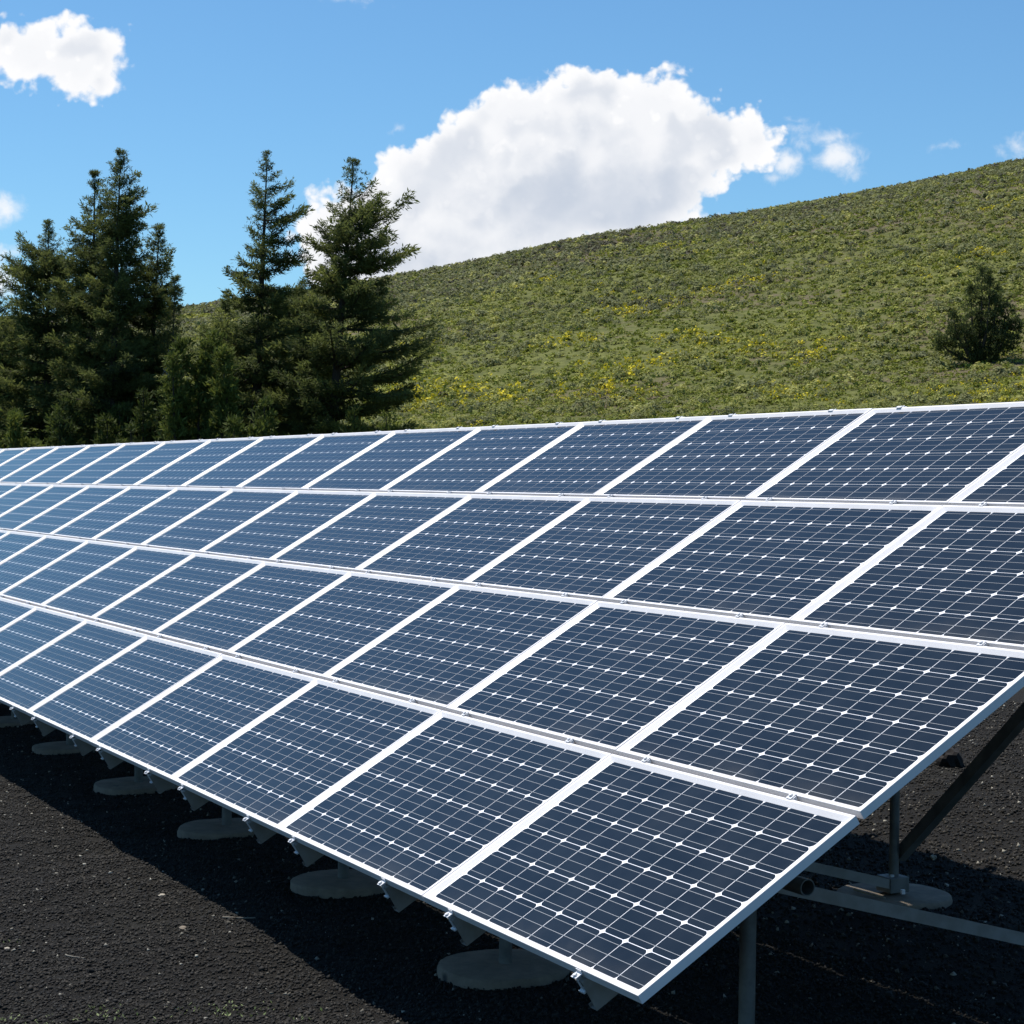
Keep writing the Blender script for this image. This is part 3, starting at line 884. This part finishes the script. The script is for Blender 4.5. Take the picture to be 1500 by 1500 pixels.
def conifer(label, apex, base_px, depth, profile, name='conifer_tree', dens=1.0, clump=0.175, lean_pow=1.6, mat_=None, tint0=0.4,
            z_start=0.04, level=0.20, group='conifers behind the array', up0=0.22, gap=0.0, face=1.0):
    """profile: (pixel row, left extent, right extent) in pixels of the photograph's frame, measured from the trunk line"""
    mat_ = mat_ or M_NEEDLE
    top = px_point(apex[0], apex[1], depth)
    bp = px_point(base_px, 760, depth)
    bz = gz(bp.x, bp.y)
    base = Vector((bp.x, bp.y, bz))
    H = top.z - bz
    mpp = depth / FPX
    root = empty(name, base)
    tag(root, label, 'tree', group)
    def axis(z):          # trunk line
        t = max(0.0, min(1.0, z / H))
        off = top - base
        return Vector((off.x * t ** lean_pow, off.y * t ** lean_pow, z))
    # extents by height
    prow = sorted(profile)
    pz, pl, pr_ = [], [], []
    for y, l, r in prow:
        pz.append(px_point(apex[0], y, depth).z - bz); pl.append(l * mpp); pr_.append(r * mpp)
    pz = np.array(pz)[::-1]; pl = np.array(pl)[::-1]; pr_ = np.array(pr_)[::-1]
    tb = MB()
    k = 12
    tb.tube([axis(H * 0.97 * i / (k - 1)) for i in range(k)], [max(0.012, 0.018 * H * (1 - i / (k - 1)) ** 0.9) for i in range(k)], 8)
    cen, dr, ln, tn = [], [], [], []
    z = H * z_start
    while z < H * 0.995:
        rel = z / H
        spire = min(1.0, 0.06 + ((1 - rel) / 0.15) ** 0.8) * random.uniform(0.72, 1.18)
        l_, r_ = float(np.interp(z, pz, pl)) * spire, float(np.interp(z, pz, pr_)) * spire
        nb = int((8.0 + 3.5 * random.random()) * dens)
        a0 = random.random() * 6.28
        for b_ in range(nb):
            if random.random() < gap: continue
            a = a0 + 2 * math.pi * b_ / nb + random.uniform(-0.35, 0.35)
            ca, sa = math.cos(a), math.sin(a)
            ext = (r_ if ca > 0 else l_) * abs(ca) ** 1.2 + 0.5 * (l_ + r_) * (1 - abs(ca) ** 1.2)
            L = ext * random.choice((random.uniform(0.45, 0.8), random.uniform(0.75, 1.05), random.uniform(0.9, 1.15)))
            if random.random() < 0.12: L *= 1.28
            L = max(L, 0.08)
            dv = SIDE * ca + DEEP * sa
            p0 = axis(min(H * 0.99, z + random.uniform(-1.3, 1.3) * level))
            rise = up0 + 0.55 * max(0, rel - 0.55) + random.uniform(-0.24, 0.26)
            n = max(2, int(L / (clump * 0.62)))
            pts = []
            for i in range(n + 1):
                t = i / n
                pts.append(p0 + dv * (L * t) + Vector((0, 0, L * (rise * t - 0.62 * t * t * (1 - rel * 0.5) + 0.45 * t ** 3))))
            if L > 0.35: tb.tube(pts[::max(1, n // 3)] if n > 3 else pts, [max(0.006, 0.018 * L * (1 - j / 5)) for j in range(len(pts[::max(1, n // 3)] if n > 3 else pts))], 4, cap=False)
            bt = tint0 + random.gauss(0, 0.13)
            for i in range(1, n + 1):
                t = i / n
                if t < 0.22 and L > 0.8: continue
                d_ = (pts[i] - pts[i - 1]).normalized()
                sw = 0.32 * L * (1 - 0.75 * t) * random.uniform(0.2, 1)
                for s in ((-1, 1) if L > 0.4 else (0,)):
                    lat = dv.cross(Vector((0, 0, 1))) * s
                    cen.append(pts[i] + lat * sw + Vector((0, 0, -0.1 * sw)))
                    dr.append((d_ + lat * 0.55))
                    ln.append(clump * random.uniform(0.7, 1.25) * (0.45 + 0.55 * min(1, L / 0.9)))
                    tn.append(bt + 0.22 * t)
        z += level * 1.25 * random.uniform(0.7, 1.3) * (0.75 if rel > 0.7 else 1.0)
    # leader
    for i in range(5):
        cen.append(axis(H * (0.955 + 0.009 * i))); dr.append(Vector((0, 0, 1))); ln.append(clump * 0.5); tn.append(tint0)
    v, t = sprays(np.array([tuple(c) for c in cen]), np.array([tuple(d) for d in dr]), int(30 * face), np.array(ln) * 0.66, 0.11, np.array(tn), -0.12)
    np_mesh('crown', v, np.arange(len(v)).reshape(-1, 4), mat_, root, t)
    tr = tb.build('trunk', M_BARK, root)
    return root

def bushy(label, cx, top_y, depth, half, name='juniper_tree', base_y=None, tint0=0.5, n_cl=520, mat_=None, shape=None, group='junipers behind the array', size=0.2, wide=1.0, puff=0.42):
    """several upright stems, each with a plume of sprays"""
    mat_ = mat_ or M_JUNIPER
    mpp = depth / FPX
    if base_y is None:
        bp = px_point(cx, 760, depth)
    else:            # where the line of sight meets the slope
        depth = next(d for d in np.arange(50, 260, 0.25) if px_point(cx, base_y, d).z < gz(px_point(cx, base_y, d).x, px_point(cx, base_y, d).y))
        mpp = depth / FPX
        bp = px_point(cx, base_y, depth)
    base = Vector((bp.x, bp.y, gz(bp.x, bp.y)))
    H = px_point(cx, top_y, depth).z - base.z
    root = empty(name, base); tag(root, label, 'tree', group)
    tb = MB(); cen, dr, ln, tn = [], [], [], []
    plumes = shape or [(random.uniform(-0.8, 0.8) * half, random.uniform(0.55, 1.0)) for _ in range(9)]
    for hx, hr in plumes:
        dx = hx * mpp; dy = random.uniform(-0.6, 0.6) * half * mpp * wide
        tip = SIDE * dx + DEEP * dy + Vector((0, 0, H * hr))
        foot = SIDE * (dx * 0.15) + DEEP * (dy * 0.15)
        kk = 6
        pts = [foot.lerp(tip, i / kk) + SIDE * (dx * 0.25 * math.sin(math.pi * i / kk)) for i in range(kk + 1)]
        tb.tube(pts, [max(0.01, 0.02 * H * (1 - i / kk)) for i in range(kk + 1)], 6)
        bt = tint0 + random.gauss(0, 0.12)
        m_ = int(n_cl / len(plumes))
        for _ in range(m_):
            t = random.random() ** 0.75
            p = foot.lerp(tip, t) + SIDE * (dx * 0.25 * math.sin(math.pi * t))
            rad = half * mpp * puff * (math.sin(math.pi * min(1, 0.12 + 0.88 * t)) ** 0.6 + 0.05) * math.sqrt(random.random())
            a = random.uniform(0, 6.28)
            o = SIDE * math.cos(a) * rad + DEEP * math.sin(a) * rad
            cen.append(p + o); dr.append(o.normalized() * 0.5 + Vector((0, 0, 0.8))); ln.append(size * random.uniform(0.7, 1.3)); tn.append(bt + random.gauss(0, 0.1))
    v, t = sprays(np.array([tuple(c) for c in cen]), np.array([tuple(d) for d in dr]), 34, np.array(ln) * 0.6, 0.13, np.array(tn), 0.1)
    np_mesh('crown', v, np.arange(len(v)).reshape(-1, 4), mat_, root, t)
    tb.build('trunk', M_BARK, root)
    return root

conifer('broad dark conifer, leftmost full crown in the left clump', (71, 322), 66, 47, [(322, 1, 1), (345, 16, 16), (366, 38, 24), (425, 60, 36), (500, 74, 50), (560, 88, 62), (660, 96, 76)], tint0=0.36)
conifer('narrow pointed conifer just left of the tallest one in the clump', (139, 250), 132, 46, [(250, 1, 1), (290, 20, 20), (337, 32, 30), (370, 38, 34), (450, 48, 44), (540, 60, 55), (660, 74, 66)], tint0=0.36)
conifer('tallest conifer of the left clump, tip bent to the right', (177, 219), 160, 45, [(219, 1, 2), (236, 17, 12), (250, 20, 17), (276, 18, 26), (313, 22, 42), (360, 28, 44), (420, 36, 40), (520, 50, 50), (660, 66, 62)], tint0=0.34, up0=0.34)
conifer('shorter conifer on the right flank of the left clump', (234, 330), 212, 46, [(330, 1, 2), (345, 26, 8), (360, 34, 12), (390, 36, 18), (430, 38, 26), (480, 42, 34), (560, 48, 40), (660, 56, 44)], tint0=0.36, up0=0.34)
conifer('low ragged conifer at the right edge of the left clump', (257, 405), 244, 45, [(405, 1, 1), (430, 14, 12), (470, 20, 14), (540, 26, 12), (660, 34, 14)], tint0=0.34, gap=0.1)
conifer('conifer cut off by the left edge of the photo', (-6, 408), -8, 48, [(408, 1, 1), (440, 18, 20), (500, 40, 42), (580, 60, 60), (660, 72, 74)], tint0=0.42)
conifer('slender open conifer with clumped branches, left of the bent pair', (392, 219), 366, 46, [(219, 1, 2), (240, 15, 20), (262, 18, 30), (290, 24, 40), (318, 22, 50), (340, 30, 36), (360, 30, 64), (376, 40, 66), (392, 50, 50), (415, 44, 50), (470, 62, 64), (560, 88, 78), (660, 104, 88)],
        dens=0.9, clump=0.18, gap=0.16, tint0=0.30, level=0.27, face=1.1, up0=0.1, lean_pow=1.0)
conifer('wide conifer with long branches swept to the right', (519, 232), 474, 45, [(232, 1, 2), (257, 34, 10), (281, 22, 34), (300, 20, 38), (337, 26, 62), (365, 34, 96), (385, 34, 84), (402, 40, 104), (430, 66, 92), (463, 78, 132), (505, 84, 138), (540, 86, 118), (579, 90, 144), (660, 96, 146)],
        dens=0.95, clump=0.18, gap=0.14, tint0=0.30, level=0.27, face=1.1, up0=0.2, lean_pow=1.15)
conifer('dark filler conifer low between the left clump and the slender one', (330, 440), 334, 50, [(440, 1, 2), (470, 22, 22), (530, 46, 46), (660, 72, 72)], tint0=0.42, dens=1.2, group='conifers behind the array')
conifer('short dense conifer between the slender and the wide one', (440, 412), 432, 49, [(412, 1, 2), (440, 28, 28), (500, 54, 54), (660, 80, 80)], tint0=0.36, dens=1.2)
bushy('yellow-green juniper left of the slender conifer', 292, 486, 42, 58, tint0=0.55, n_cl=1100)
bushy('low juniper at the foot of the slender conifer', 392, 560, 41, 62, tint0=0.42, n_cl=600)
bushy('low bright juniper at the far left above the panels', 22, 585, 42, 44, tint0=0.6, n_cl=500)
bushy('low juniper below the wide conifer', 540, 592, 43, 70, tint0=0.3, n_cl=520)
bushy('dark low juniper below the left clump', 130, 560, 44, 80, tint0=0.15, n_cl=640)
bushy('dark low juniper under the ragged conifer', 215, 570, 43, 44, tint0=0.12, n_cl=420)
# the lone tree on the slope
bushy('lone dark juniper standing on the slope at right', 1434, 388, 88, 47, base_y=532, tint0=0.08, puff=0.36, n_cl=640, mat_=M_NEEDLE, group='trees on the slope',
      shape=[(4, 1.0), (14, 0.93), (-10, 0.80), (26, 0.78), (40, 0.62), (-40, 0.50), (-56, 0.24), (50, 0.44), (-24, 0.38), (12, 0.66), (34, 0.30)], size=0.30)

# dead grey snag with bare branches
def snag(label, px, top_y, depth, limbs):
    bp = px_point(px, 760, depth); base = Vector((bp.x, bp.y, gz(bp.x, bp.y)))
    root = empty('dead_tree', base); tag(root, label, 'tree')
    mb = MB()
    top = px_point(px + 3, top_y, depth) - base
    mb.tube([top * (i / 9) + SIDE * (0.10 * math.sin(i * 1.9)) + DEEP * (0.08 * math.cos(i * 2.3)) for i in range(10)], [0.05 - 0.0046 * i for i in range(10)], 6)
    mb.build('trunk', M_DEAD, root)
    for y0, dx, dy in limbs:
        p0 = px_point(px, y0, depth) - base; p1 = px_point(px + dx, y0 + dy, depth) - base
        lb = MB(); mid = p0.lerp(p1, 0.5) + Vector((0, 0, 0.06))
        lb.tube([p0, mid, p1], [0.02, 0.014, 0.005], 5); lb.build('limb', M_DEAD, root)
    return root
snag('bare grey dead trunk at the right edge of the left clump', 250, 512, 43.6, [(535, -14, 18), (530, 22, 12), (560, -12, -20), (575, 16, -14)])
